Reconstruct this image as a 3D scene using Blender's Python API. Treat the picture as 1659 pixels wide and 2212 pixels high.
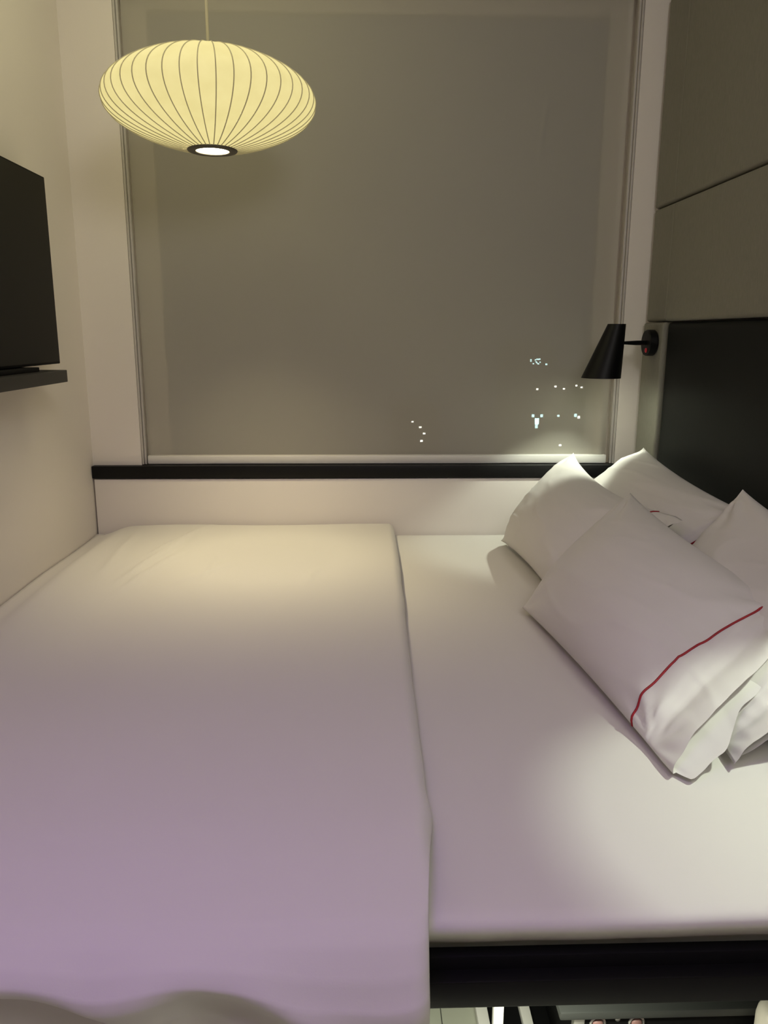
import bpy, bmesh, math, random
from mathutils import Vector, Matrix, noise
for o in list(bpy.data.objects): bpy.data.objects.remove(o)
SC = bpy.context.scene; COL = SC.collection
H = 1.38                      # eye height of the camera; coordinates below are relative to the eye, H lifts them onto the floor at z = 0
PI = math.pi
# ---------------------------------------------------------------- camera
p, yw, rl = .2223, -.0325, .0029
fw = Vector((-math.sin(yw)*math.cos(p), math.cos(yw)*math.cos(p), -math.sin(p)))
r0 = Vector((math.cos(yw), math.sin(yw), 0)); u0 = r0.cross(fw)
rt = math.cos(rl)*r0 + math.sin(rl)*u0; up = -math.sin(rl)*r0 + math.cos(rl)*u0
cd = bpy.data.cameras.new('camera'); cam = bpy.data.objects.new('camera', cd); COL.objects.link(cam)
cam.matrix_world = Matrix(((rt.x, up.x, -fw.x, 0), (rt.y, up.y, -fw.y, 0), (rt.z, up.z, -fw.z, H), (0, 0, 0, 1)))
cd.sensor_fit = 'HORIZONTAL'; cd.sensor_width = 36; cd.lens = 36*1694.7/1659; cd.clip_start = .02; cd.clip_end = 500
SC.camera = cam
# ---------------------------------------------------------------- world, exposure
W = bpy.data.worlds.new('night'); SC.world = W; W.use_nodes = True
W.node_tree.nodes['Background'].inputs[0].default_value = (.012, .014, .02, 1)
W.node_tree.nodes['Background'].inputs[1].default_value = 1.0
SC.view_settings.view_transform = 'Standard'; SC.view_settings.look = 'None'; SC.view_settings.gamma = 1
SC.view_settings.exposure = 0.0
try: SC.view_settings.use_curve_mapping = False
except Exception: pass
SC.cycles.use_denoising = True
SC.cycles.max_bounces = 10; SC.cycles.diffuse_bounces = 5; SC.cycles.transparent_max_bounces = 12
SC.cycles.sample_clamp_indirect = 4
# ---------------------------------------------------------------- ambient lights of the room and added fills
def area(name, loc, size, power, color, target=None, sy=None, spread=180):
    l = bpy.data.lights.new(name, 'AREA'); l.energy = power; l.color = color; l.size = size; l.spread = math.radians(spread)
    if sy: l.shape = 'RECTANGLE'; l.size_y = sy
    o = bpy.data.objects.new(name, l); COL.objects.link(o); o.location = (loc[0], loc[1], loc[2]+H)
    d = (Vector(target)-Vector(loc)) if target else Vector((0, 0, -1))
    o.rotation_euler = d.to_track_quat('-Z', 'Y').to_euler()
    return o
def point(name, loc, power, color, rad):
    l = bpy.data.lights.new(name, 'POINT'); l.energy = power; l.color = color; l.shadow_soft_size = rad
    o = bpy.data.objects.new(name, l); COL.objects.link(o); o.location = (loc[0], loc[1], loc[2]+H)
    return o
L = {  # power, colour of every lamp and added fill
    'mood': (2.9, (.40, .08, 1.0)), 'room_fill': (19.5, (.94, .90, .85)), 'under': (4.2, (.97, 1, .80)),
    'pendant': (58, (1, .87, .54)), 'bounce_fill': (3.3, (1, .97, .60)), 'reading1': (13, (.93, 1, .83)), 'reading2': (17.5, (.9, 1, .82)),
}
SHADE_E, INSIDE_E = .86, 14
area('mood_light', (-.4, -.05, 1.15), .6, *L['mood'], target=(-.35, .75, -.8), spread=95)
area('room_fill_light', (.70, -.40, 1.30), .8, *L['room_fill'], target=(-.3, 2.4, -.3))  # added unseen fill, lifts the ambient level and the left wall
area('bounce_fill_light', (-.45, 2.30, 1.49), .5, *L['bounce_fill'])  # added ceiling fill, stands in for pendant glow bounced off the ceiling
area('under_bed_light', (.18, .962, -.922), .30, *L['under'], sy=.03)

# ---------------------------------------------------------------- materials
def mat(name, color, rough=.6, metal=0, spec=.5, emit=None, es=0, bump=None, var=None, sheen=0):
    m = bpy.data.materials.new(name); m.use_nodes = True; nt = m.node_tree; b = nt.nodes['Principled BSDF']
    b.inputs['Base Color'].default_value = (*color, 1); b.inputs['Roughness'].default_value = rough
    b.inputs['Metallic'].default_value = metal; b.inputs['Specular IOR Level'].default_value = spec
    if sheen: b.inputs['Sheen Weight'].default_value = sheen
    if emit: b.inputs['Emission Color'].default_value = (*emit, 1); b.inputs['Emission Strength'].default_value = es
    if bump or var:
        tc = nt.nodes.new('ShaderNodeTexCoord'); mp = nt.nodes.new('ShaderNodeMapping'); nt.links.new(tc.outputs['Object'], mp.inputs[0])
        spec_ = bump or var; mp.inputs['Scale'].default_value = spec_[0]
        n = nt.nodes.new('ShaderNodeTexNoise'); n.inputs['Scale'].default_value = spec_[1]; n.inputs['Detail'].default_value = 3
        nt.links.new(mp.outputs[0], n.inputs['Vector'])
        if bump:
            bp = nt.nodes.new('ShaderNodeBump'); bp.inputs['Strength'].default_value = bump[2]; bp.inputs['Distance'].default_value = bump[3]
            nt.links.new(n.outputs[0], bp.inputs['Height']); nt.links.new(bp.outputs[0], b.inputs['Normal'])
        if var:
            if bump:
                mp2 = nt.nodes.new('ShaderNodeMapping'); nt.links.new(tc.outputs['Object'], mp2.inputs[0]); mp2.inputs['Scale'].default_value = var[0]
                n = nt.nodes.new('ShaderNodeTexNoise'); n.inputs['Scale'].default_value = var[1]; n.inputs['Detail'].default_value = 4
                nt.links.new(mp2.outputs[0], n.inputs['Vector'])
            r = nt.nodes.new('ShaderNodeValToRGB'); k = var[2]
            r.color_ramp.elements[0].position = .3; r.color_ramp.elements[1].position = .7
            r.color_ramp.elements[0].color = (*[c*(1-k) for c in color], 1); r.color_ramp.elements[1].color = (*[min(1, c*(1+k)) for c in color], 1)
            nt.links.new(n.outputs[0], r.inputs[0]); nt.links.new(r.outputs[0], b.inputs['Base Color'])
    return m
M = {}
M['wall'] = mat('wall_paint', (.80, .745, .69), .7, bump=((1, 1, 1), 160, .08, .002))
M['white'] = mat('white_lacquer', (.78, .73, .68), .45)
M['bar'] = mat('white_metal', (.74, .72, .68), .4)
M['chan'] = mat('channel_grey', (.52, .49, .46), .5)
M['sheet'] = mat('white_cotton', (.67, .645, .605), .85, spec=.2, sheen=.15, bump=((1, 1, 1), 500, .06, .001))
M['duvet'] = mat('white_duvet_cotton', (.67, .645, .605), .85, spec=.2, sheen=.15, bump=((1, 1, 1), 400, .08, .001))
M['case'] = mat('white_pillow_cotton', (.68, .655, .625), .85, spec=.2, sheen=.15, bump=((1, 1, 1), 500, .06, .001))
M['red'] = mat('red_piping', (.28, .004, .012), .6)
M['black'] = mat('black_satin', (.0042, .0042, .0044), .45, spec=.22)
M['blackmatte'] = mat('black_matte', (.0035, .0035, .004), .7, spec=.15)
M['leather'] = mat('black_leatherette', (.0055, .0062, .0057), .6, spec=.2, bump=((1, 1, 1), 300, .1, .001))
M['screen'] = mat('tv_screen', (.009, .0083, .007), .5, spec=.3)
M['shelf'] = mat('shelf_charcoal', (.022, .021, .019), .45)
M['fab'] = mat('olive_grey_fabric', (.235, .225, .19), .9, spec=.15, bump=((30, 30, 3), 22, .35, .003), var=((40, 40, 2.5), 16, .10))
M['greyfab'] = mat('dark_grey_lid', (.04, .042, .04), .5)
M['chrome'] = mat('dull_metal', (.5, .49, .47), .35, metal=.8)
M['pink'] = mat('dusty_pink_cap', (.25, .13, .12), .5)
M['bottle'] = mat('cream_plastic', (.78, .72, .62), .4)
M['redlabel'] = mat('red_label', (.6, .06, .04), .5)
M['switch'] = mat('red_switch', (.55, .02, .03), .4, emit=(1, .03, .05), es=.05)
M['floor'] = mat('grey_floor_board', (.42, .43, .36), .5, var=((1, 1, 1), 40, .06))
M['ceil'] = mat('ceiling_paint', (.7, .68, .64), .8)
M['cord'] = mat('cream_cord', (.70, .66, .50), .5)
M['dark'] = mat('outside_dark', (.01, .01, .012), .9)
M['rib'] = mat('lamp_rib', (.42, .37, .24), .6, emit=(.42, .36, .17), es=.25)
M['ringgrey'] = mat('lamp_ring', (.10, .09, .07), .45)
M['shadein'] = mat('sconce_inside', (.75, .74, .7), .6)
M['litw'] = mat('lit_window_glow', (.1, .1, .1), .5, emit=(.62, .95, .92), es=4)
M['litc'] = mat('lit_window_cool', (.1, .1, .1), .5, emit=(.45, 1, .95), es=9)
M['litd'] = mat('lit_window_dim', (.1, .1, .1), .5, emit=(.9, .87, .74), es=6)
M['bulb'] = mat('bulb_glow', (1, 1, 1), .5, emit=(1, .93, .72), es=6)

def shade_mat():
    m = bpy.data.materials.new('paper_shade'); m.use_nodes = True; nt = m.node_tree; nt.nodes.clear()
    out = nt.nodes.new('ShaderNodeOutputMaterial'); geo = nt.nodes.new('ShaderNodeNewGeometry')
    tc = nt.nodes.new('ShaderNodeTexCoord'); n = nt.nodes.new('ShaderNodeTexNoise'); n.inputs['Scale'].default_value = 22; n.inputs['Detail'].default_value = 5
    nt.links.new(tc.outputs['Object'], n.inputs['Vector'])
    r = nt.nodes.new('ShaderNodeValToRGB'); r.color_ramp.elements[0].position = .25; r.color_ramp.elements[1].position = .75
    r.color_ramp.elements[0].color = (.86, .74, .30, 1); r.color_ramp.elements[1].color = (.95, .82, .355, 1)
    nt.links.new(n.outputs[0], r.inputs[0])
    e1 = nt.nodes.new('ShaderNodeEmission'); nt.links.new(r.outputs[0], e1.inputs[0]); e1.inputs[1].default_value = SHADE_E
    d = nt.nodes.new('ShaderNodeBsdfDiffuse'); d.inputs[0].default_value = (.25, .23, .17, 1)
    ad = nt.nodes.new('ShaderNodeAddShader'); nt.links.new(e1.outputs[0], ad.inputs[0]); nt.links.new(d.outputs[0], ad.inputs[1])
    e2 = nt.nodes.new('ShaderNodeEmission'); e2.inputs[0].default_value = (1, .93, .70, 1); e2.inputs[1].default_value = INSIDE_E
    mx = nt.nodes.new('ShaderNodeMixShader'); nt.links.new(geo.outputs['Backfacing'], mx.inputs[0])
    nt.links.new(ad.outputs[0], mx.inputs[1]); nt.links.new(e2.outputs[0], mx.inputs[2]); nt.links.new(mx.outputs[0], out.inputs[0])
    return m
M['shade'] = shade_mat()
def blind_mat():
    m = bpy.data.materials.new('screen_fabric'); m.use_nodes = True; nt = m.node_tree; nt.nodes.clear()
    out = nt.nodes.new('ShaderNodeOutputMaterial')
    d = nt.nodes.new('ShaderNodeBsdfDiffuse'); d.inputs[0].default_value = (.58, .55, .47, 1)
    t = nt.nodes.new('ShaderNodeBsdfTranslucent'); t.inputs[0].default_value = (.6, .57, .5, 1)
    tr = nt.nodes.new('ShaderNodeBsdfTransparent'); tr.inputs[0].default_value = (1, 1, 1, 1)
    a = nt.nodes.new('ShaderNodeMixShader'); a.inputs[0].default_value = .25
    nt.links.new(d.outputs[0], a.inputs[1]); nt.links.new(t.outputs[0], a.inputs[2])
    b = nt.nodes.new('ShaderNodeMixShader'); b.inputs[0].default_value = .24
    nt.links.new(a.outputs[0], b.inputs[1]); nt.links.new(tr.outputs[0], b.inputs[2]); nt.links.new(b.outputs[0], out.inputs[0])
    return m
M['blind'] = blind_mat()
def glass_mat():
    m = bpy.data.materials.new('window_glass'); m.use_nodes = True; nt = m.node_tree; nt.nodes.clear()
    out = nt.nodes.new('ShaderNodeOutputMaterial')
    tr = nt.nodes.new('ShaderNodeBsdfTransparent'); g = nt.nodes.new('ShaderNodeBsdfGlossy'); g.inputs['Roughness'].default_value = .4
    f = nt.nodes.new('ShaderNodeFresnel'); f.inputs[0].default_value = 1.45
    mx = nt.nodes.new('ShaderNodeMixShader'); nt.links.new(f.outputs[0], mx.inputs[0]); nt.links.new(tr.outputs[0], mx.inputs[1]); nt.links.new(g.outputs[0], mx.inputs[2])
    nt.links.new(mx.outputs[0], out.inputs[0]); return m
M['glass'] = glass_mat()
def board_mat():
    m = mat('grey_floor_boards', (.44, .45, .37), .5); nt = m.node_tree; b = nt.nodes['Principled BSDF']
    tc = nt.nodes.new('ShaderNodeTexCoord'); mp = nt.nodes.new('ShaderNodeMapping'); mp.inputs['Rotation'].default_value = (0, 0, PI/2)
    mp.inputs['Location'].default_value = (0, 0.194, 0)
    br = nt.nodes.new('ShaderNodeTexBrick'); br.inputs['Scale'].default_value = 1; br.inputs['Mortar Size'].default_value = .0012
    br.inputs['Brick Width'].default_value = 1.4; br.inputs['Row Height'].default_value = .18
    br.inputs['Color1'].default_value = (.44, .45, .37, 1); br.inputs['Color2'].default_value = (.46, .46, .38, 1); br.inputs['Mortar'].default_value = (.08, .08, .07, 1)
    nt.links.new(tc.outputs['Object'], mp.inputs[0]); nt.links.new(mp.outputs[0], br.inputs['Vector']); nt.links.new(br.outputs[0], b.inputs['Base Color'])
    return m
M['boards'] = board_mat()

# ---------------------------------------------------------------- mesh helpers
ORG = {}
def tag(o, label=None, cat=None, group=None, kind=None):
    if label: o['label'] = label
    if cat: o['category'] = cat
    if group: o['group'] = group
    if kind: o['kind'] = kind
    return o
def empty(name, loc, label, cat, group=None):
    o = bpy.data.objects.new(name, None); COL.objects.link(o); o.empty_display_size = .05
    o.location = (loc[0], loc[1], loc[2]+H); ORG[o.name] = Vector(loc)
    return tag(o, label, cat, group)
def obj(name, bm, m, parent=None, smooth=True, org=None, angle=None):
    """one mesh object; bm is in eye coordinates"""
    me = bpy.data.meshes.new(name)
    o = bpy.data.objects.new(name, me); COL.objects.link(o)
    if parent is not None:
        org = ORG[parent.name]; o.parent = parent
    elif org is None:
        n = len(bm.verts); lo = Vector((min(v.co.x for v in bm.verts), min(v.co.y for v in bm.verts), min(v.co.z for v in bm.verts)))
        hi = Vector((max(v.co.x for v in bm.verts), max(v.co.y for v in bm.verts), max(v.co.z for v in bm.verts)))
        org = Vector(((lo.x+hi.x)/2, (lo.y+hi.y)/2, lo.z))
        o.location = org+Vector((0, 0, H))
    else:
        org = Vector(org); o.location = org+Vector((0, 0, H))
    # deeper levels: the parent's own origin is already absolute in ORG
    ORG[o.name] = Vector(org)
    bm.transform(Matrix.Translation(-Vector(org)))
    bm.to_mesh(me); bm.free()
    for f in me.polygons: f.use_smooth = smooth
    me.materials.append(m)
    if smooth and angle:
        try: me.set_sharp_from_angle(angle=math.radians(angle))
        except Exception: pass
    return o
def box(bm, x0, x1, y0, y1, z0, z1, bev=0, seg=2):
    r = bmesh.ops.create_cube(bm, size=1)
    vs = r['verts']
    for v in vs:
        v.co = Vector(((x0+x1)/2+v.co.x*(x1-x0), (y0+y1)/2+v.co.y*(y1-y0), (z0+z1)/2+v.co.z*(z1-z0)))
    if bev:
        es = list({e for v in vs for e in v.link_edges})
        bmesh.ops.bevel(bm, geom=es, offset=bev, segments=seg, affect='EDGES', profile=.5)
    return bm
def mkbox(*a, **k): return box(bmesh.new(), *a, **k)
def boxobj(name, b, m, parent=None, bev=.002, **k): return obj(name, mkbox(*b, bev=bev), m, parent, smooth=True, angle=40, **k)
def tube(bm, pts, r, n=8, closed=False, cap=True):
    pts = [Vector(q) for q in pts]; rings = []; N = len(pts); prev = None
    for i, q in enumerate(pts):
        if closed: t = pts[(i+1) % N]-pts[i-1]
        else: t = pts[min(i+1, N-1)]-pts[max(i-1, 0)]
        t = t.normalized() if t.length else Vector((0, 0, 1))
        if prev is None:
            a = t.orthogonal().normalized()
        else:
            a = prev-t*prev.dot(t); a = a.normalized() if a.length > 1e-6 else t.orthogonal().normalized()
        prev = a; b = t.cross(a)
        rr = r[i] if isinstance(r, (list, tuple)) else r
        rings.append([bm.verts.new(q+rr*(math.cos(2*PI*k/n)*a+math.sin(2*PI*k/n)*b)) for k in range(n)])
    for i in range(N if closed else N-1):
        A, B = rings[i], rings[(i+1) % N]
        for k in range(n): bm.faces.new((A[k], A[(k+1) % n], B[(k+1) % n], B[k]))
    if cap and not closed:
        bm.faces.new(rings[0][::-1]); bm.faces.new(rings[-1])
    return bm
def lathe(bm, prof, axis_o, ax, n=32, closed=False):
    """prof: (radius, distance along axis)"""
    ax = Vector(ax).normalized(); a = ax.orthogonal().normalized(); b = ax.cross(a); O = Vector(axis_o); rings = []
    for r, d in prof:
        if r < 1e-6: rings.append([bm.verts.new(O+ax*d)])
        else: rings.append([bm.verts.new(O+ax*d+r*(math.cos(2*PI*k/n)*a+math.sin(2*PI*k/n)*b)) for k in range(n)])
    idx = range(len(rings)) if closed else range(len(rings)-1)
    for i in idx:
        A, B = rings[i], rings[(i+1) % len(rings)]
        for k in range(n):
            k2 = (k+1) % n
            if len(A) == 1 and len(B) == 1: continue
            if len(A) == 1: bm.faces.new((A[0], B[k2], B[k]))
            elif len(B) == 1: bm.faces.new((A[k], A[k2], B[0]))
            else: bm.faces.new((A[k], A[k2], B[k2], B[k]))
    bmesh.ops.recalc_face_normals(bm, faces=bm.faces)
    return bm
def grid(bm, P, wrapu=False):
    """P[i][j] points -> quads"""
    V = [[bm.verts.new(q) for q in row] for row in P]
    n = len(V)
    for i in range(n if wrapu else n-1):
        A, B = V[i], V[(i+1) % n]
        for j in range(len(A)-1): bm.faces.new((A[j], A[j+1], B[j+1], B[j]))
    return V
def struct(name, b, m, bev=0): return tag(boxobj(name, b, m, bev=bev), kind='structure')
def sstep(a, b, x):
    t = min(1, max(0, (x-a)/(b-a))); return t*t*(3-2*t)
def nz(x, y, z=0): return noise.noise(Vector((x, y, z)))

# ================================================================ the setting
XL, XR, D = -1.016, 1.084, 3.0
FL, CE, FR = -1.38, 1.50, -1.7
tag(boxobj('floor', (XL-.2, 1.4, FR-.1, D+.3, FL-.1, FL), M['boards'], bev=0, org=(0, 0, FL)), kind='structure')
struct('ceiling', (XL-.2, 1.4, FR-.1, D+.3, CE, CE+.1), M['ceil'])
struct('wall_left', (XL-.15, XL, FR, D+.2, FL, CE), M['wall'])
struct('wall_right', (1.14, 1.3, FR, D+.2, FL, CE), M['wall'])
struct('wall_front', (XL-.15, 1.3, FR-.1, FR, FL, CE), M['wall'])
# window wall: one mesh round the opening
bm = bmesh.new()
WX0, WX1, WZ0, WZ1 = -.831, .996, -.50, 1.20
box(bm, XL, WX0, D, D+.18, FL, CE); box(bm, WX1, 1.14, D, D+.18, FL, CE)
box(bm, WX0, WX1, D, D+.18, FL, WZ0); box(bm, WX0, WX1, D, D+.18, WZ1, CE)
tag(obj('wall_back', bm, M['wall'], smooth=False), kind='structure')
# window
bm = bmesh.new(); fy0, fy1 = 3.10, 3.15
box(bm, WX0, WX0+.088, fy0, fy1, WZ0, WZ1); box(bm, WX1-.088, WX1, fy0, fy1, WZ0, WZ1)
box(bm, WX0+.088, WX1-.088, fy0, fy1, WZ0, WZ0+.03); box(bm, WX0+.088, WX1-.088, fy0, fy1, 1.115, WZ1)
win = tag(obj('window_1', bm, M['white'], smooth=False), kind='structure')
obj('window_pane', mkbox(WX0+.088, WX1-.088, 3.122, 3.128, WZ0+.03, 1.115), M['glass'], win, smooth=False)
tag(boxobj('trim_1', (XL+.002, 1.08, 2.972, D+.045, -.538, -.490), M['black'], bev=.003), kind='structure')          # black sill
tag(boxobj('trim_2', (XL+.006, 1.08, 2.978, D-.001, -1.0, -.541), M['white'], bev=.004), kind='structure')          # white panel under the sill

# ================================================================ roller blind
rb = empty('roller_blind', (.08, 3.03, -.488), 'grey semi-transparent roller blind pulled down over the night window', 'blind')
def blind_y(x, z):
    y = 3.034
    k = 1-sstep(-.45, .05, z)                        # the side edges curl a little in the lower half
    y -= .012*k*math.exp(-((x+.80)/.018)**2)*(.6+.4*math.sin(z*9))
    y -= .016*k*math.exp(-((x-.945)/.016)**2)*(.6+.4*math.sin(z*14+1))
    cz = [(.596, .660), (.689, .662), (.781, .674), (.856, .687)]
    if .58 < z < .88:                                # a long soft crease
        cx = .660+.027*max(0, (z-.62)/.236)**1.6
        y -= .0022*math.exp(-((x-cx)/.006)**2)*sstep(.58, .64, z)*(1-sstep(.80, .88, z))
    y += .0015*nz(x*2.5, z*2.0, 3)
    return y
NX, NZ = 260, 110; bm = bmesh.new(); P = []
for i in range(NX+1):
    x = -.811+(.967+.811)*i/NX
    P.append([Vector((x, blind_y(x, -.470+1.64*j/NZ), -.470+1.64*j/NZ)) for j in range(NZ+1)])
grid(bm, P); obj('blind_fabric', bm, M['blind'], rb)
boxobj('bottom_bar', (-.811, .967, 3.010, 3.042, -.4885, -.4555), M['bar'], rb, bev=.004)
for s, x0 in ((1, WX0+.001), (-1, WX1-.001)):
    bm = bmesh.new(); a = [x0+s*d for d in (0, .007, .0085, .016)]
    box(bm, min(a[0], a[1]), max(a[0], a[1]), 3.001, 3.026, -.488, 1.19, bev=.001)
    box(bm, min(a[2], a[3]), max(a[2], a[3]), 3.008, 3.026, -.488, 1.19, bev=.001)
    obj('side_channel', bm, M['chan'], rb, angle=40)
# the cassette above the picture
boxobj('cassette', (-.812, .978, 3.005, 3.075, 1.165, 1.198), M['bar'], rb, bev=.004)

# ================================================================ upholstered wall behind the bed head
def pad(name, y0, y1, z0, z1, x0, x1, m, label, cat, bev=.012, crease=None, group=None):
    """a padded board on the right wall, face at x0, rounded front edges, an optional vertical seam"""
    bm = bmesh.new(); ny, nzz = 120, 40; P = []
    ys = [y0+(y1-y0)*i/ny for i in range(ny+1)]
    if crease: ys = sorted(ys+[crease+d for d in (-.006, -.003, -.0015, 0, .0015, .003, .006)])
    ed = [0, .003, .006, .01, .015, .022]
    ys = sorted(set(ys+[y0+e for e in ed]+[y1-e for e in ed]))
    zs = sorted(set([z0+(z1-z0)*j/nzz for j in range(nzz+1)]+[z0+e for e in ed]+[z1-e for e in ed]))
    def fx(y, z):
        d = min(y-y0, y1-y, z-z0, z1-z); x = x0
        if d < bev: t = 1-d/bev; x += bev*(1-math.sqrt(max(0, 1-t*t)))
        if crease: x += .0022*math.exp(-((y-crease)/.0022)**2)
        return x+.0012*nz(y*3, z*3, x0*9)
    for y in ys: P.append([Vector((fx(y, z), y, z)) for z in zs])
    V = grid(bm, P)
    bnd = [e for e in bm.edges if e.is_boundary]
    r = bmesh.ops.extrude_edge_only(bm, edges=bnd); nv = [v for v in r['geom'] if isinstance(v, bmesh.types.BMVert)]
    for v in nv: v.co.x = x1
    bmesh.ops.contextual_create(bm, geom=[e for e in bm.edges if e.is_boundary])
    bmesh.ops.recalc_face_normals(bm, faces=bm.faces)
    return tag(obj(name, bm, m, angle=60), label, cat, group)
PE = 2.985
pad('wall_upholstery', .35, PE, 1.128, 1.49, 1.076, 1.138, M['fab'], 'olive grey fabric wall panel strip at the ceiling, topmost above the bed head', 'wall panel', crease=2.80, group='fabric wall panels above the bed head')
pad('wall_upholstery', .35, PE, .447, 1.126, 1.076, 1.138, M['fab'], 'large olive grey fabric wall panel above the diagonal-looking seam, beside the window', 'wall panel', crease=2.80, group='fabric wall panels above the bed head')
pad('wall_upholstery', .35, PE, .049, .443, 1.076, 1.138, M['fab'], 'olive grey fabric wall panel directly above the black headboard', 'wall panel', crease=2.80, group='fabric wall panels above the bed head')
pad('upholstery_strip', 2.795, PE, -.95, .045, 1.068, 1.138, M['fab'], 'narrow upright olive grey fabric strip between window wall and black headboard, carrying the wall lamp', 'wall panel', bev=.010)
pad('headboard', .35, 2.792, -.95, .045, XR-.004, 1.138, M['leather'], 'wide black leatherette headboard on the wall behind the pillows', 'headboard', bev=.022)

# ================================================================ television and its shelf
tv = empty('television', (-.96, 2.05, -.092), 'flat black television on the left wall above the floating shelf', 'television')
tx = -.944
boxobj('bezel', (tx-.030, tx, 1.57, 2.560, -.092, .460), M['blackmatte'], tv, bev=.003)
boxobj('screen', (tx-.003, tx+.0008, 1.576, 2.554, -.085, .455), M['screen'], tv, bev=0)
boxobj('wall_mount', (XL, tx-.029, 1.85, 2.25, .05, .32), M['blackmatte'], tv)
sh = empty('floating_shelf', (-.95, 1.9, -.143), 'thick charcoal floating shelf on the left wall under the television', 'shelf')
boxobj('board', (XL+.001, -.886, 1.35, 2.452, -.143, -.107), M['shelf'], sh, bev=.002)
boxobj('soundbar_base', (XL+.005, -.92, 1.50, 2.33, -.107, -.0945), M['blackmatte'], sh, bev=.002)

# ================================================================ pendant lamp
LX, LY, LZ = -.4265, 2.50, .658
pend = empty('pendant_lamp', (LX, LY, LZ-.14), 'lit cream saucer-shaped pendant lamp with thin ribs hanging before the window', 'lamp')
R_, HU, HL, NR = .3045, .146, .138, 42
def prof(t):
    """t -1 (bottom) .. 1 (top): radius, height"""
    ang = t*PI/2; e = 1.62 if t > 0 else 1.36
    c, s = math.cos(ang), math.sin(ang)
    r = R_*abs(c)**e; z = (HU if s > 0 else HL)*math.copysign(abs(s)**.98, s)
    return r, z
T0, T1 = None, None
ts = [-1+2*i/400 for i in range(401)]
lo = next(t for t in ts if prof(t)[0] >= .068); hi = next(t for t in reversed(ts) if prof(t)[0] >= .05)
bm = bmesh.new(); NT = 48; NA = NR*4; P = []
for k in range(NA):
    a = 2*PI*k/NA; ph = (k % 4)/4
    row = []
    for i in range(NT+1):
        r, z = prof(lo+(hi-lo)*i/NT)
        r *= 1-.016*math.sin(PI*ph)                     # skin drawn in between the ribs
        row.append(Vector((LX+r*math.cos(a), LY+r*math.sin(a), LZ+z)))
    P.append(row)
grid(bm, P, wrapu=True)
bmesh.ops.recalc_face_normals(bm, faces=bm.faces)
obj('lamp_shade', bm, M['shade'], pend)
for k in range(NR):
    a = 2*PI*k/NR
    pts = []
    for i in range(33):
        r, z = prof(lo+(hi-lo)*i/32); r += .0006
        pts.append((LX+r*math.cos(a), LY+r*math.sin(a), LZ+z))
    obj('rib', tube(bmesh.new(), pts, .0016, 6), M['rib'], pend)
rb_, zb_ = prof(lo); 
ring = lathe(bmesh.new(), [(.071, zb_+.004), (.073, zb_-.001), (.071, zb_-.004), (.050, zb_-.005), (.048, zb_-.003), (.050, zb_+.004)], (LX, LY, LZ), (0, 0, 1), 48, closed=True)
obj('bottom_ring', ring, M['ringgrey'], pend)
rt_, zt_ = prof(hi)
obj('top_ring', lathe(bmesh.new(), [(.0, zt_+.010), (.02, zt_+.008), (.053, zt_+.003), (.053, zt_-.003), (0, zt_-.003)], (LX, LY, LZ), (0, 0, 1), 32), M['cord'], pend)
obj('cord', tube(bmesh.new(), [(LX, LY, LZ+zt_), (LX, LY, 1.0), (LX, LY, CE-.02)], .0042, 10), M['cord'], pend)
obj('ceiling_rose', lathe(bmesh.new(), [(0, -.03), (.035, -.03), (.05, -.012), (.05, 0), (0, 0)], (LX, LY, CE), (0, 0, 1), 32), M['bar'], pend)
obj('bulb', lathe(bmesh.new(), [(0, -.02), (.02, -.017), (.03, 0), (.026, .02), (.013, .045), (.013, .07), (0, .07)], (LX, LY, LZ+.022), (0, 0, 1), 20), M['bulb'], pend)
point('pendant_light', (LX-.012, LY, LZ-.028), *L['pendant'], .03)


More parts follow.
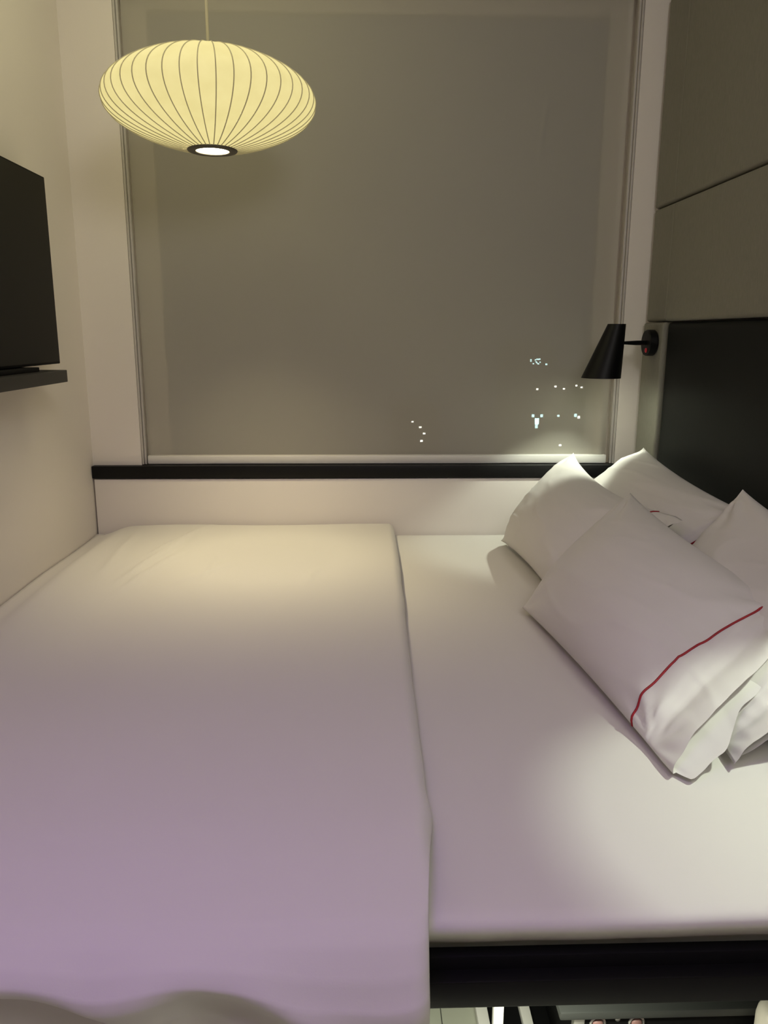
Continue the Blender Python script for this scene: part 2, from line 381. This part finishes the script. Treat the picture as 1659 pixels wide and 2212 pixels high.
# ================================================================ wall reading lamps
def sconce(SY, label, lk, swing=0, hl=.066):
    SX, SZ = 1.066, -.026; k_ = 1-swing/2.862; SH = SY-swing     # the arm may swing along the wall
    t = empty('reading_lamp', (SX, SY, SZ-.045), label, 'wall lamp', 'black cone reading lamps by the bed head')
    bm = bmesh.new(); lathe(bm, [(0, 0), (.043, 0), (.046, .004), (.046, .028), (.043, .032), (0, .032)], (SX, SY, SZ), (-1, 0, 0), 40)
    obj('wall_mount', bm, M['black'], t, angle=35)
    obj('switch', lathe(bmesh.new(), [(0, .003), (.007, .003), (.009, 0), (0, 0)], (SX-.0318, SY-.012, SZ-.026), (-1, 0, 0), 16), M['switch'], t)
    tube(bmA := bmesh.new(), [(SX-.028, SY, SZ), (SX-.082, SY-swing*.72, SZ), (xt_ := SX-.140+.030-(1-k_)*.926, SH, SZ)], [.0085, .008, .0055], 14)
    obj('arm', bmA, M['black'], t, angle=40)
    # oblique cone shade, level rims: centre and radius at top and bottom
    xt, xb = (SX-.140)*k_, (SX-.186)*k_; zt, zb = SZ+.065, SZ-.122; rT, rB = .031, .0685
    def cone(bm, dr, ztop, flip, cap):
        rings = []; n = 48; S = 12
        for i in range(S+1):
            q = i/S; z = ztop+(zb-ztop)*q; f = (z-zt)/(zb-zt)
            cx = xt+(xb-xt)*f; r = rT+(rB-rT)*f-dr
            rings.append([bm.verts.new((cx+r*math.cos(2*PI*k/n), SH+r*math.sin(2*PI*k/n), z)) for k in range(n)])
        for A, B in zip(rings, rings[1:]):
            for k in range(n):
                f = (A[k], A[(k+1) % n], B[(k+1) % n], B[k]); bm.faces.new(f if not flip else f[::-1])
        if cap: bm.faces.new(rings[0] if not flip else rings[0][::-1])
        return rings
    bm = bmesh.new(); a = cone(bm, 0, zt, True, True); b = cone(bm, .0022, zt-.002, False, True)
    for k in range(48): bm.faces.new((a[-1][k], a[-1][(k+1) % 48], b[-1][(k+1) % 48], b[-1][k]))
    s = obj('lamp_shade', bm, M['black'], t, angle=35)
    obj('shade_lining', (lambda q: (cone(q, .0030, zt-.004, False, True), q)[1])(bmesh.new()), M['shadein'], s, angle=35)
    cx = xt+(xb-xt)*.36
    obj('bulb', lathe(bmesh.new(), [(0, -.016), (.010, -.013), (.015, 0), (.012, .012), (.008, .026), (0, .026)], (cx, SH, zt-(.034 if hl < .08 else .055)), (0, 0, 1), 16), M['bulb'], t)
    point('reading_light', (cx+.004, SH, zt-hl), *L[lk], .012)
    return t
sconce(2.862, 'black cone reading lamp with red switch on the fabric strip beside the window', 'reading1', swing=.062, hl=.090)
sconce(1.08, 'black cone reading lamp at the door end of the headboard, outside the right edge', 'reading2')

# ================================================================ bed
ZM = -.759
bed = empty('bed', (.03, 1.95, FL), 'wide low platform bed with black frame, filling the room from wall to wall', 'bed')
boxobj('deck', (XL+.01, 1.064, .945, 2.970, -.915, -.895), M['blackmatte'], bed)
boxobj('side_board', (XL+.01, 1.076, .910, .930, -.870, -.831), M['blackmatte'], bed, bev=.003)
boxobj('front_rail', (XL+.01, 1.076, .888, .940, -.894, -.852), M['black'], bed, bev=.0025)
boxobj('head_rail', (1.047, 1.064, .93, 2.97, -.895, -.82), M['blackmatte'], bed)
boxobj('leg', (.230, .2475, 1.13, 1.145, FL, -.915), M['bar'], bed, bev=.001)
boxobj('leg', (-.90, -.86, 1.05, 1.09, FL, -.915), M['blackmatte'], bed)
boxobj('leg', (.98, 1.03, 2.7, 2.75, FL, -.915), M['blackmatte'], bed)
boxobj('leg', (-.90, -.86, 2.7, 2.75, FL, -.915), M['blackmatte'], bed)

# mattress with fitted sheet: front edge swells over the frame
bm = bmesh.new(); pr = [(.945, -.892), (.944, -.86), (.940, -.835), (.930, -.826), (.920, -.815), (.908, -.800), (.898, -.787), (.893, -.777), (.8945, -.768), (.903, -.7625), (.916, -.7600), (.935, ZM), (1.0, ZM)]
pr += [(1.0+(2.93-1.0)*i/60, ZM) for i in range(1, 61)] + [(2.955, ZM-.003), (2.968, ZM-.012), (2.970, ZM-.03), (2.970, -.892)]
P = []; nx = 150
for i in range(nx+1):
    x = XL+.012+(1.045-XL-.012)*i/nx; row = []
    for (y, z) in pr:
        if y < 1.0 and z > -.84:
            w = nz(x*4, z*5, 1)*.005+nz(x*9, z*6, 4)*.0022
            y += w; z += (nz(x*3.1, 2.2)*.005+nz(x*8, 5.1)*.002)*sstep(-.77, -.82, z)
        elif z > -.77: z += .0022*nz(x*2.2, y*2.2, 7)+.0008*nz(x*7, y*5, 2)
        row.append(Vector((x, y, z)))
    P.append(row)
V = grid(bm, P)
for row in (V[0], V[-1]): bm.faces.new(row)
for i in range(nx): bm.faces.new((V[i][0], V[i+1][0], V[i+1][-1], V[i][-1]))
bmesh.ops.recalc_face_normals(bm, faces=bm.faces)
tag(obj('mattress', bm, M['sheet'], angle=75), 'wide mattress under a smooth white fitted sheet on the black bed frame', 'mattress')

# ---------------------------------------------------------------- duvet
creases = [(-.574, 2.919, -.714, 2.47, .0035, .016), (-.621, 2.733, -.716, 2.249, .0045, .018), (-.599, 2.522, -.697, 2.162, .004, .020),
           (-.454, 2.519, -.462, 2.243, .0020, .010), (-.381, 2.436, -.537, 2.214, .0022, .014), (-.814, 2.838, -.793, 2.32, .004, .022),
           (-.414, 2.665, -.216, 2.60, .0016, .012), (-.125, 2.353, -.158, 2.205, .0018, .012), (-.9, 2.9, -.90, 1.9, .006, .05)]
def ridge(x, y):
    s = 0
    for (ax, ay, bx, by, A, w) in creases:
        dx, dy = bx-ax, by-ay; L2 = dx*dx+dy*dy; t = ((x-ax)*dx+(y-ay)*dy)/L2
        tc = min(1, max(0, t)); d = math.hypot(x-ax-tc*dx, y-ay-tc*dy)+0
        off = .012*nz(tc*3, ax*7)
        side = ((x-ax)*dy-(y-ay)*dx)/math.sqrt(L2)+off
        if t < -.2 or t > 1.2: continue
        s += 2.2*A*math.exp(-(side/(.75*w))**2)*sstep(-.15, .2, t)*(1-sstep(.75, 1.15, t))
    return s
def edge_x(y):
    pts = [(.8, .085), (.87, .090), (1.08, .109), (1.3, .113), (1.57, .118), (1.9, .124), (2.25, .131), (2.6, .136), (2.97, .139)]
    if y <= pts[0][0]: return pts[0][1]
    for (a, b), (c, d) in zip(pts, pts[1:]):
        if y <= c: return b+(d-b)*(y-a)/(c-a)
    return pts[-1][1]
front = [(1.02, -.713), (.975, -.716), (.93, -.722), (.898, -.727), (.870, -.733), (.846, -.743), (.829, -.757), (.821, -.775), (.823, -.797), (.831, -.83), (.838, -.87), (.842, -.92), (.845, -.97), (.845, -1.03)]
path = [(2.962, -.757), (2.966, -.738), (2.962, -.722), (2.948, -.714)] + [(2.93-(2.93-1.04)*i/110, -.712) for i in range(111)]
# densify the front
fr = []
for (a, b) in zip(front, front[1:]):
    for k in range(6): fr.append((a[0]+(b[0]-a[0])*k/6, a[1]+(b[1]-a[1])*k/6))
fr.append(front[-1]); path += fr
bm = bmesh.new(); NXD = 130; rows_top = []
for i in range(NXD+1):
    u = i/NXD; u = 1-(1-u)**1.35; row = []
    for k, (y, z) in enumerate(path):
        xr = edge_x(y)+.003*nz(y*6, z*6, 3)+.004*math.exp(-((y-1.10)/.05)**2); x = XL+.004+(xr-XL-.004)*u
        dr = xr-x; dl = x-XL
        wt = sstep(.90, 1.10, y) if k > 3 else 1       # 1 on the bed, 0 on the hanging front
        if k > 3 and z < -.76: wt = 0
        fr_ = 1-wt
        yy, zz = y, z
        n1 = .006*nz(x*1.6+3, y*1.4, 1)+.0025*nz(x*4, y*3.2, 5)+ridge(x, y)
        sink = .036*(1-sstep(0, .17, dl))+.012*(1-sstep(.0, .34, dl))*sstep(2.3, 2.9, y)
        sink += .014*math.exp(-((dl-.32)/.12)**2)*math.exp(-((y-1.9)/.45)**2)
        zz += n1*wt-sink*(.4+.6*wt)
        if fr_ > 0:
            # the hanging front: swells out, then tucks in under a wavy crest
            crest = .030*nz(x*2.3+5.2, 3.7, 1)+.020*nz(x*5.3+1, 8.2, 2)+.010*nz(x*11, 2.2, 4)-.045*sstep(.32, .05, dr)
            f = nz(x*3.1+1.7, 1.3+z*2.5, 2); g = nz(x*7.5+z*5, z*9, 6); c = 1-abs(nz(x*4.4+z*6, z*5-x*2, 9))*2
            zz += fr_*crest*sstep(-1.02, -.9, z)*sstep(-.730, -.775, z)
            yy += fr_*(.036*(f-.35)+.009*g-.012*c*sstep(-.75, -.82, z))*sstep(-.72, -.80, z)
            yy += fr_*.050*sstep(-.760, -.865, z)*max(.1, .75+1.3*nz(x*3.7, 6.1)+.7*nz(x*8.3, 2.7))*(1-.8*sstep(.30, .06, dr))
        e = .026                                        # rounded right edge
        if dr < e:
            t = 1-dr/e; q = 1-math.sqrt(max(0, 1-t*t))
            zz -= min(max(0, z-ZM), .046)*q*.96*wt
            yy += .022*q*fr_
        if k > 3 and y < .96:                           # never inside the mattress
            if zz < -.750: yy = min(yy, .878)
            if yy > .880: zz = max(zz, -.7505)
        row.append(Vector((x, yy, max(zz, ZM+.003) if y > .96 else zz)))
    rows_top.append(row)
# finer columns near the right edge come from squeezing u
V = grid(bm, rows_top)
bmesh.ops.recalc_face_normals(bm, faces=bm.faces)
for f in bm.faces:
    pass
dv = tag(obj('duvet', bm, M['duvet']), 'white duvet spread over the foot half of the bed, hanging over the front edge', 'duvet')
so = dv.modifiers.new('thickness', 'SOLIDIFY'); so.thickness = .004; so.offset = -1

# ---------------------------------------------------------------- pillows
def pillow(name, B0, B1, T0c, T1c, T, seed, label, red_u=.845, red_t=.0, plump=1.0, flap=.03, belly=.5, lift=0.0, draw=.022):
    """B0 far bottom, B1 near bottom, T0c far top, T1c near top; the open end of the case is the near one (u = 1)"""
    B0, B1, T0c, T1c = map(Vector, (B0, B1, T0c, T1c))
    N = ((B1-B0).cross(T0c-B0)).normalized()
    if N.x > 0: N = -N                                    # face the foot of the bed
    NU, NV = 96, 72; Lu = ((B1-B0).length+(T1c-T0c).length)/2; Lv = ((T0c-B0).length+(T1c-B1).length)/2
    def f_u(u):
        a = max(0, u)/.93
        if a >= 1: return 0
        return (4*a*(1-a))**.48 if a < .5 else (1-((a-.5)*2)**2.6)**.9
    def f_v(v): return max(0, 4*v*(1-v))**.6
    def pt(u, v, side):
        # edges drawn in between the corners
        iv = draw*(1 if v > .5 else .4)*math.sin(PI*min(1, u/.95))**.8 if u < .95 else 0
        iu = .012*math.sin(PI*v)*(1-u)
        uu = u+iu*(1-2*u) if u < .5 else u
        vv = v+(.5-v)*2*iv/max(Lv, .1)*1.0
        P = (B0*(1-uu)+B1*uu)*(1-vv)+(T0c*(1-uu)+T1c*uu)*vv
        t = T*.5*f_u(u)*f_v(v)*plump
        gapz = flap*.5*sstep(.80, 1.0, u)*f_v(v)**.7
        t = max(t, gapz, .0015)
        d = side*t
        if side > 0: d *= 1.0+belly*.25*(1-v)
        d += lift*sstep(0, .16, u)*(.35+.65*min(1, 1.3*f_v(v)))
        w = 0
        # creases running from the corners into the filling
        for (cu, cv, A, ph) in ((0, 1, .0075, .3), (0, 0, .0045, 1.1), (.9, 1, .0055, 2.2), (.9, 0, .004, .7)):
            dx, dy = (u-cu)*Lu, (v-cv)*Lv; r = math.hypot(dx, dy); th = math.atan2(dy, dx)
            w += A*math.exp(-r/.14)*sstep(.01, .07, r)*math.sin(11*th+ph+seed+2.2*nz(r*6, th, seed))
        # long soft pulls across
        w += .0058*nz(u*2.6+seed, v*4.5, seed*1.7)+.0015*nz(u*8+v*4, v*11-u*3, seed+4)
        rg = abs(nz(u*2.2+v*1.4+seed*3, v*6-u*2.2, seed+9)); w += .0026*(1-min(1, rg*3.5))**2*sstep(0, .12, v)*sstep(0, .1, u)
        # gathers along the seam
        ru = red_u+red_t*v; w += .0016*math.exp(-abs(u-ru)/.03)*sstep(0, .012, abs(u-ru))*math.sin(v*62+4*nz(v*7, seed))*(1 if u < ru else .3)
        if u > red_u: w += .007*nz(v*4.5, u*4+side, seed+2)*sstep(red_u, 1, u)
        k = min(1, 4*f_v(v))*min(1, 3*f_u(u)+(.8 if u > red_u else 0)); d += side*w*k if side > 0 else -w*k*.6
        q = P+N*d
        if u > .86: q += (B1-B0).normalized()*(.012*nz(v*3, seed*2+side*1.3)+((.040*(sstep(0, .05, v)-sstep(.22, .42, v))-.012+.012*nz(v*9, 3.3)) if side < 0 and flap > .04 else -.012*(side < 0)))*sstep(.86, 1, u)
        zf = ZM+.0045+(0 if side > 0 else -.002)
        if q.z < zf: q.z = zf+.0015*(1 if side > 0 else 0)
        if q.x > 1.072: q.x = 1.072
        return q
    root = empty(name, (B0+B1)/2, label, 'pillow', 'white pillows piled at the bed head')
    bm = bmesh.new(); ring = [(j/NV, 1) for j in range(NV+1)]+[(j/NV, -1) for j in range(NV-1, 0, -1)]
    us = [i/NU for i in range(NU+1)]
    P = [[pt(u, v, s) for u in us] for (v, s) in ring]
    V = grid(bm, P, wrapu=True)
    # close the far (sewn) end
    n = len(ring)
    for j in range(1, NV):
        a = V[j][0]; 
    for j in range(NV):
        a0, a1 = V[j][0], V[j+1][0]; b0 = V[(n-j) % n][0] if j else V[0][0]; b1 = V[(n-j-1) % n][0] if j+1 < NV else V[NV][0]
        q = []
        for v_ in (a0, b0, b1, a1):
            if v_ not in q: q.append(v_)
        if len(q) >= 3:
            try: bm.faces.new(q)
            except ValueError: pass
    m = int(NU*.88)                                  # the filling closes the case inside its open end
    for j in range(NV):
        q = []
        for v_ in (V[j][m], V[(n-j) % n][m], V[(n-j-1) % n][m], V[j+1][m]):
            if v_ not in q: q.append(v_)
        if len(q) >= 3:
            try: bm.faces.new(q)
            except ValueError: pass
    c = obj('pillowcase', bm, M['case'], root)
    pts = []
    for (v, s) in ring:
        q = pt(red_u+red_t*v, v, s); pts.append(q+N*s*.0012)
    obj('piping', tube(bmesh.new(), pts, .0024, 6, closed=True), M['red'], root)
    return root
pillow('pillow', (.76, 2.82, -.735), (.78, 1.98, -.735), (1.022, 2.765, -.393), (1.050, 1.84, -.475), .17, 1.0,
       'white pillow by the window leaning on the black headboard, behind another pillow', red_u=.90, lift=.048)
pillow('pillow', (.87, 1.84, -.735), (.752, 1.165, -.738), (1.060, 1.84, -.47), (1.066, 1.16, -.47), .05, 5.7,
       'white pillow at the right edge, only its corner with red piping showing', red_u=.84)
pillow('pillow', (.735, 1.95, -.735), (.662, 1.235, -.740), (.985, 1.945, -.385), (1.02, 1.25, -.45), .125, 2.3,
       'white pillow leaning on the headboard directly behind the large front pillow', red_u=.80, flap=.02)
pillow('pillow', (.521, 2.770, -.738), (.560, 1.985, -.738), (.800, 2.875, -.427), (.850, 1.965, -.477), .17, 3.1,
       'white pillow nearest the window sill, its pointed corner rising before the blind', lift=.022, draw=.045, flap=.012, red_u=.90, red_t=-.03)
pillow('pillow', (.452, 2.050, -.738), (.545, 1.215, -.745), (.783, 2.195, -.444), (.880, 1.400, -.535), .19, 4.6,
       'large white pillow nearest the camera with the full red line across its end', flap=.045, red_u=.805, red_t=.075)

# ================================================================ things under the bed
dr = empty('under_bed_drawer', (.29, 1.5, FL), 'black under-bed tray with white side rails, lit from below the bed', 'drawer')
boxobj('tray', (.261, .76, 1.0, 2.2, FL, FL+.006), M['blackmatte'], dr)
boxobj('side_rail', (.237, .261, 1.17, 2.2, FL, FL+.02), M['bar'], dr)
boxobj('side_rail', (.328, .349, 1.17, 2.2, FL, FL+.02), M['bar'], dr)
cs = empty('hard_case', (.54, 1.35, FL+.006), 'black hard case lying under the bed with grey lid and black handle', 'case')
boxobj('body', (.385, .735, 1.122, 1.60, FL+.006, -1.146), M['blackmatte'], cs, bev=.004)
bm = bmesh.new(); box(bm, .340, .745, 1.108, 1.62, -1.146, -1.130, bev=.003); obj('lid', bm, M['greyfab'], cs, angle=40)
hd = boxobj('handle', (.497, .582, 1.126, 1.150, -1.131, -1.121), M['blackmatte'], cs, bev=.003)
boxobj('handle_grip', (.508, .570, 1.133, 1.143, -1.122, -1.117), M['black'], hd, bev=.002)
for x, z in ((.4105, -1.160), (.4785, -1.160)):
    lt = obj('latch', lathe(bmesh.new(), [(.0, .001), (.0095, .001), (.0125, .004), (.0145, .002), (.0145, 0), (0, 0)], (x, 1.122, z-.006), (0, -1, 0), 28), M['chrome'], cs, angle=40)
    obj('latch_button', lathe(bmesh.new(), [(0, .0065), (.008, .006), (.0095, .003), (.0095, .001), (0, .001)], (x, 1.122, z-.006), (0, -1, 0), 24), M['pink'], lt)
obj('screw', lathe(bmesh.new(), [(0, .003), (.004, .0025), (.005, 0), (0, 0)], (.445, 1.122, -1.158), (0, -1, 0), 16), M['chrome'], cs)
obj('corner_protector', mkbox(.368, .387, 1.118, 1.135, -1.20, -1.147, bev=.002), M['chrome'], cs, angle=40)
bt = empty('plastic_bottle', (.698, 1.07, FL+.006), 'cream plastic bottle with a red label under the bed at the right edge', 'bottle')
obj('bottle_body', lathe(bmesh.new(), [(0, 0), (.032, 0), (.036, .004), (.036, .258), (.034, .270), (.029, .280), (.020, .286), (.0, .288)], (.698, 1.07, FL+.006), (0, 0, 1), 40), M['bottle'], bt)
bm = bmesh.new()
grid(bm, [[Vector((.698+.0366*math.cos(math.radians(t_)), 1.07+.0366*math.sin(math.radians(t_)), FL+.006+z_)) for z_ in (.09, .17, .254)] for t_ in range(-158, -20, 6)])
obj('bottle_label', bm, M['redlabel'], bt)

# ================================================================ the night outside
tag(boxobj('ground_outside', (-60, 90, 20, 160, -42.2, -42), M['dark'], bev=0), kind='structure')
def tower(x0, x1, y, top, wins, label):
    t = empty('dark_building', ((x0+x1)/2, y+5, -42), label, 'building', 'dark buildings beyond the window')
    bm = bmesh.new(); box(bm, x0, x1, y, y+10, -42, top); box(bm, x0+.5, x1-.5, y+.6, y+9, top, top+.5)
    obj('facade', bm, M['dark'], t, smooth=False)
    for (x, z, w, h, m) in wins: obj('lit_window', mkbox(x-w/2, x+w/2, y-.05, y+.03, z-h/2, z+h/2), M[m], t, smooth=False)
random.seed(5)
cl = [(15.4+random.random()*.9, -2.04-random.random()*.5, .12, .10, 'litw') for _ in range(13)]+[(16.82, -2.55, .17, .14, 'litw')]
tower(14.2, 17.6, 71.0, -1.0, cl, 'dark tower seen through the blind with a small cluster of lights near its top')
tower(12.4, 19.6, 59.6, -3.3, [(13.52, -3.99, .16, .13, 'litd'), (14.90, -3.79, .16, .13, 'litd'), (15.55, -3.96, .15, .12, 'litd'), (16.49, -3.72, .14, .12, 'litd'), (16.89, -3.85, .14, .11, 'litd'),
      (13.29, -6.0, .20, .22, 'litw'), (13.94, -6.0, .20, .22, 'litw'), (15.23, -6.0, .17, .15, 'litw'), (16.55, -5.97, .2, .24, 'litw'), (16.81, -6.11, .18, .2, 'litd'), (17.8, -6.08, .3, .16, 'litd'),
      (13.60, -6.42, .30, .45, 'litc'), (13.58, -6.78, .20, .34, 'litw'), (15.49, -8.26, .2, .14, 'litd')], 'dark building low behind the blind with a tall bright cyan strip of light')
tower(2.8, 6.4, 61.0, -6.0, [(4.18, -6.6, .16, .1, 'litd'), (4.79, -7.03, .2, .12, 'litd'), (5.1, -7.52, .2, .12, 'litd'), (4.9, -8.1, .2, .14, 'litd')], 'dark building behind the blind centre with a few faint lit windows')
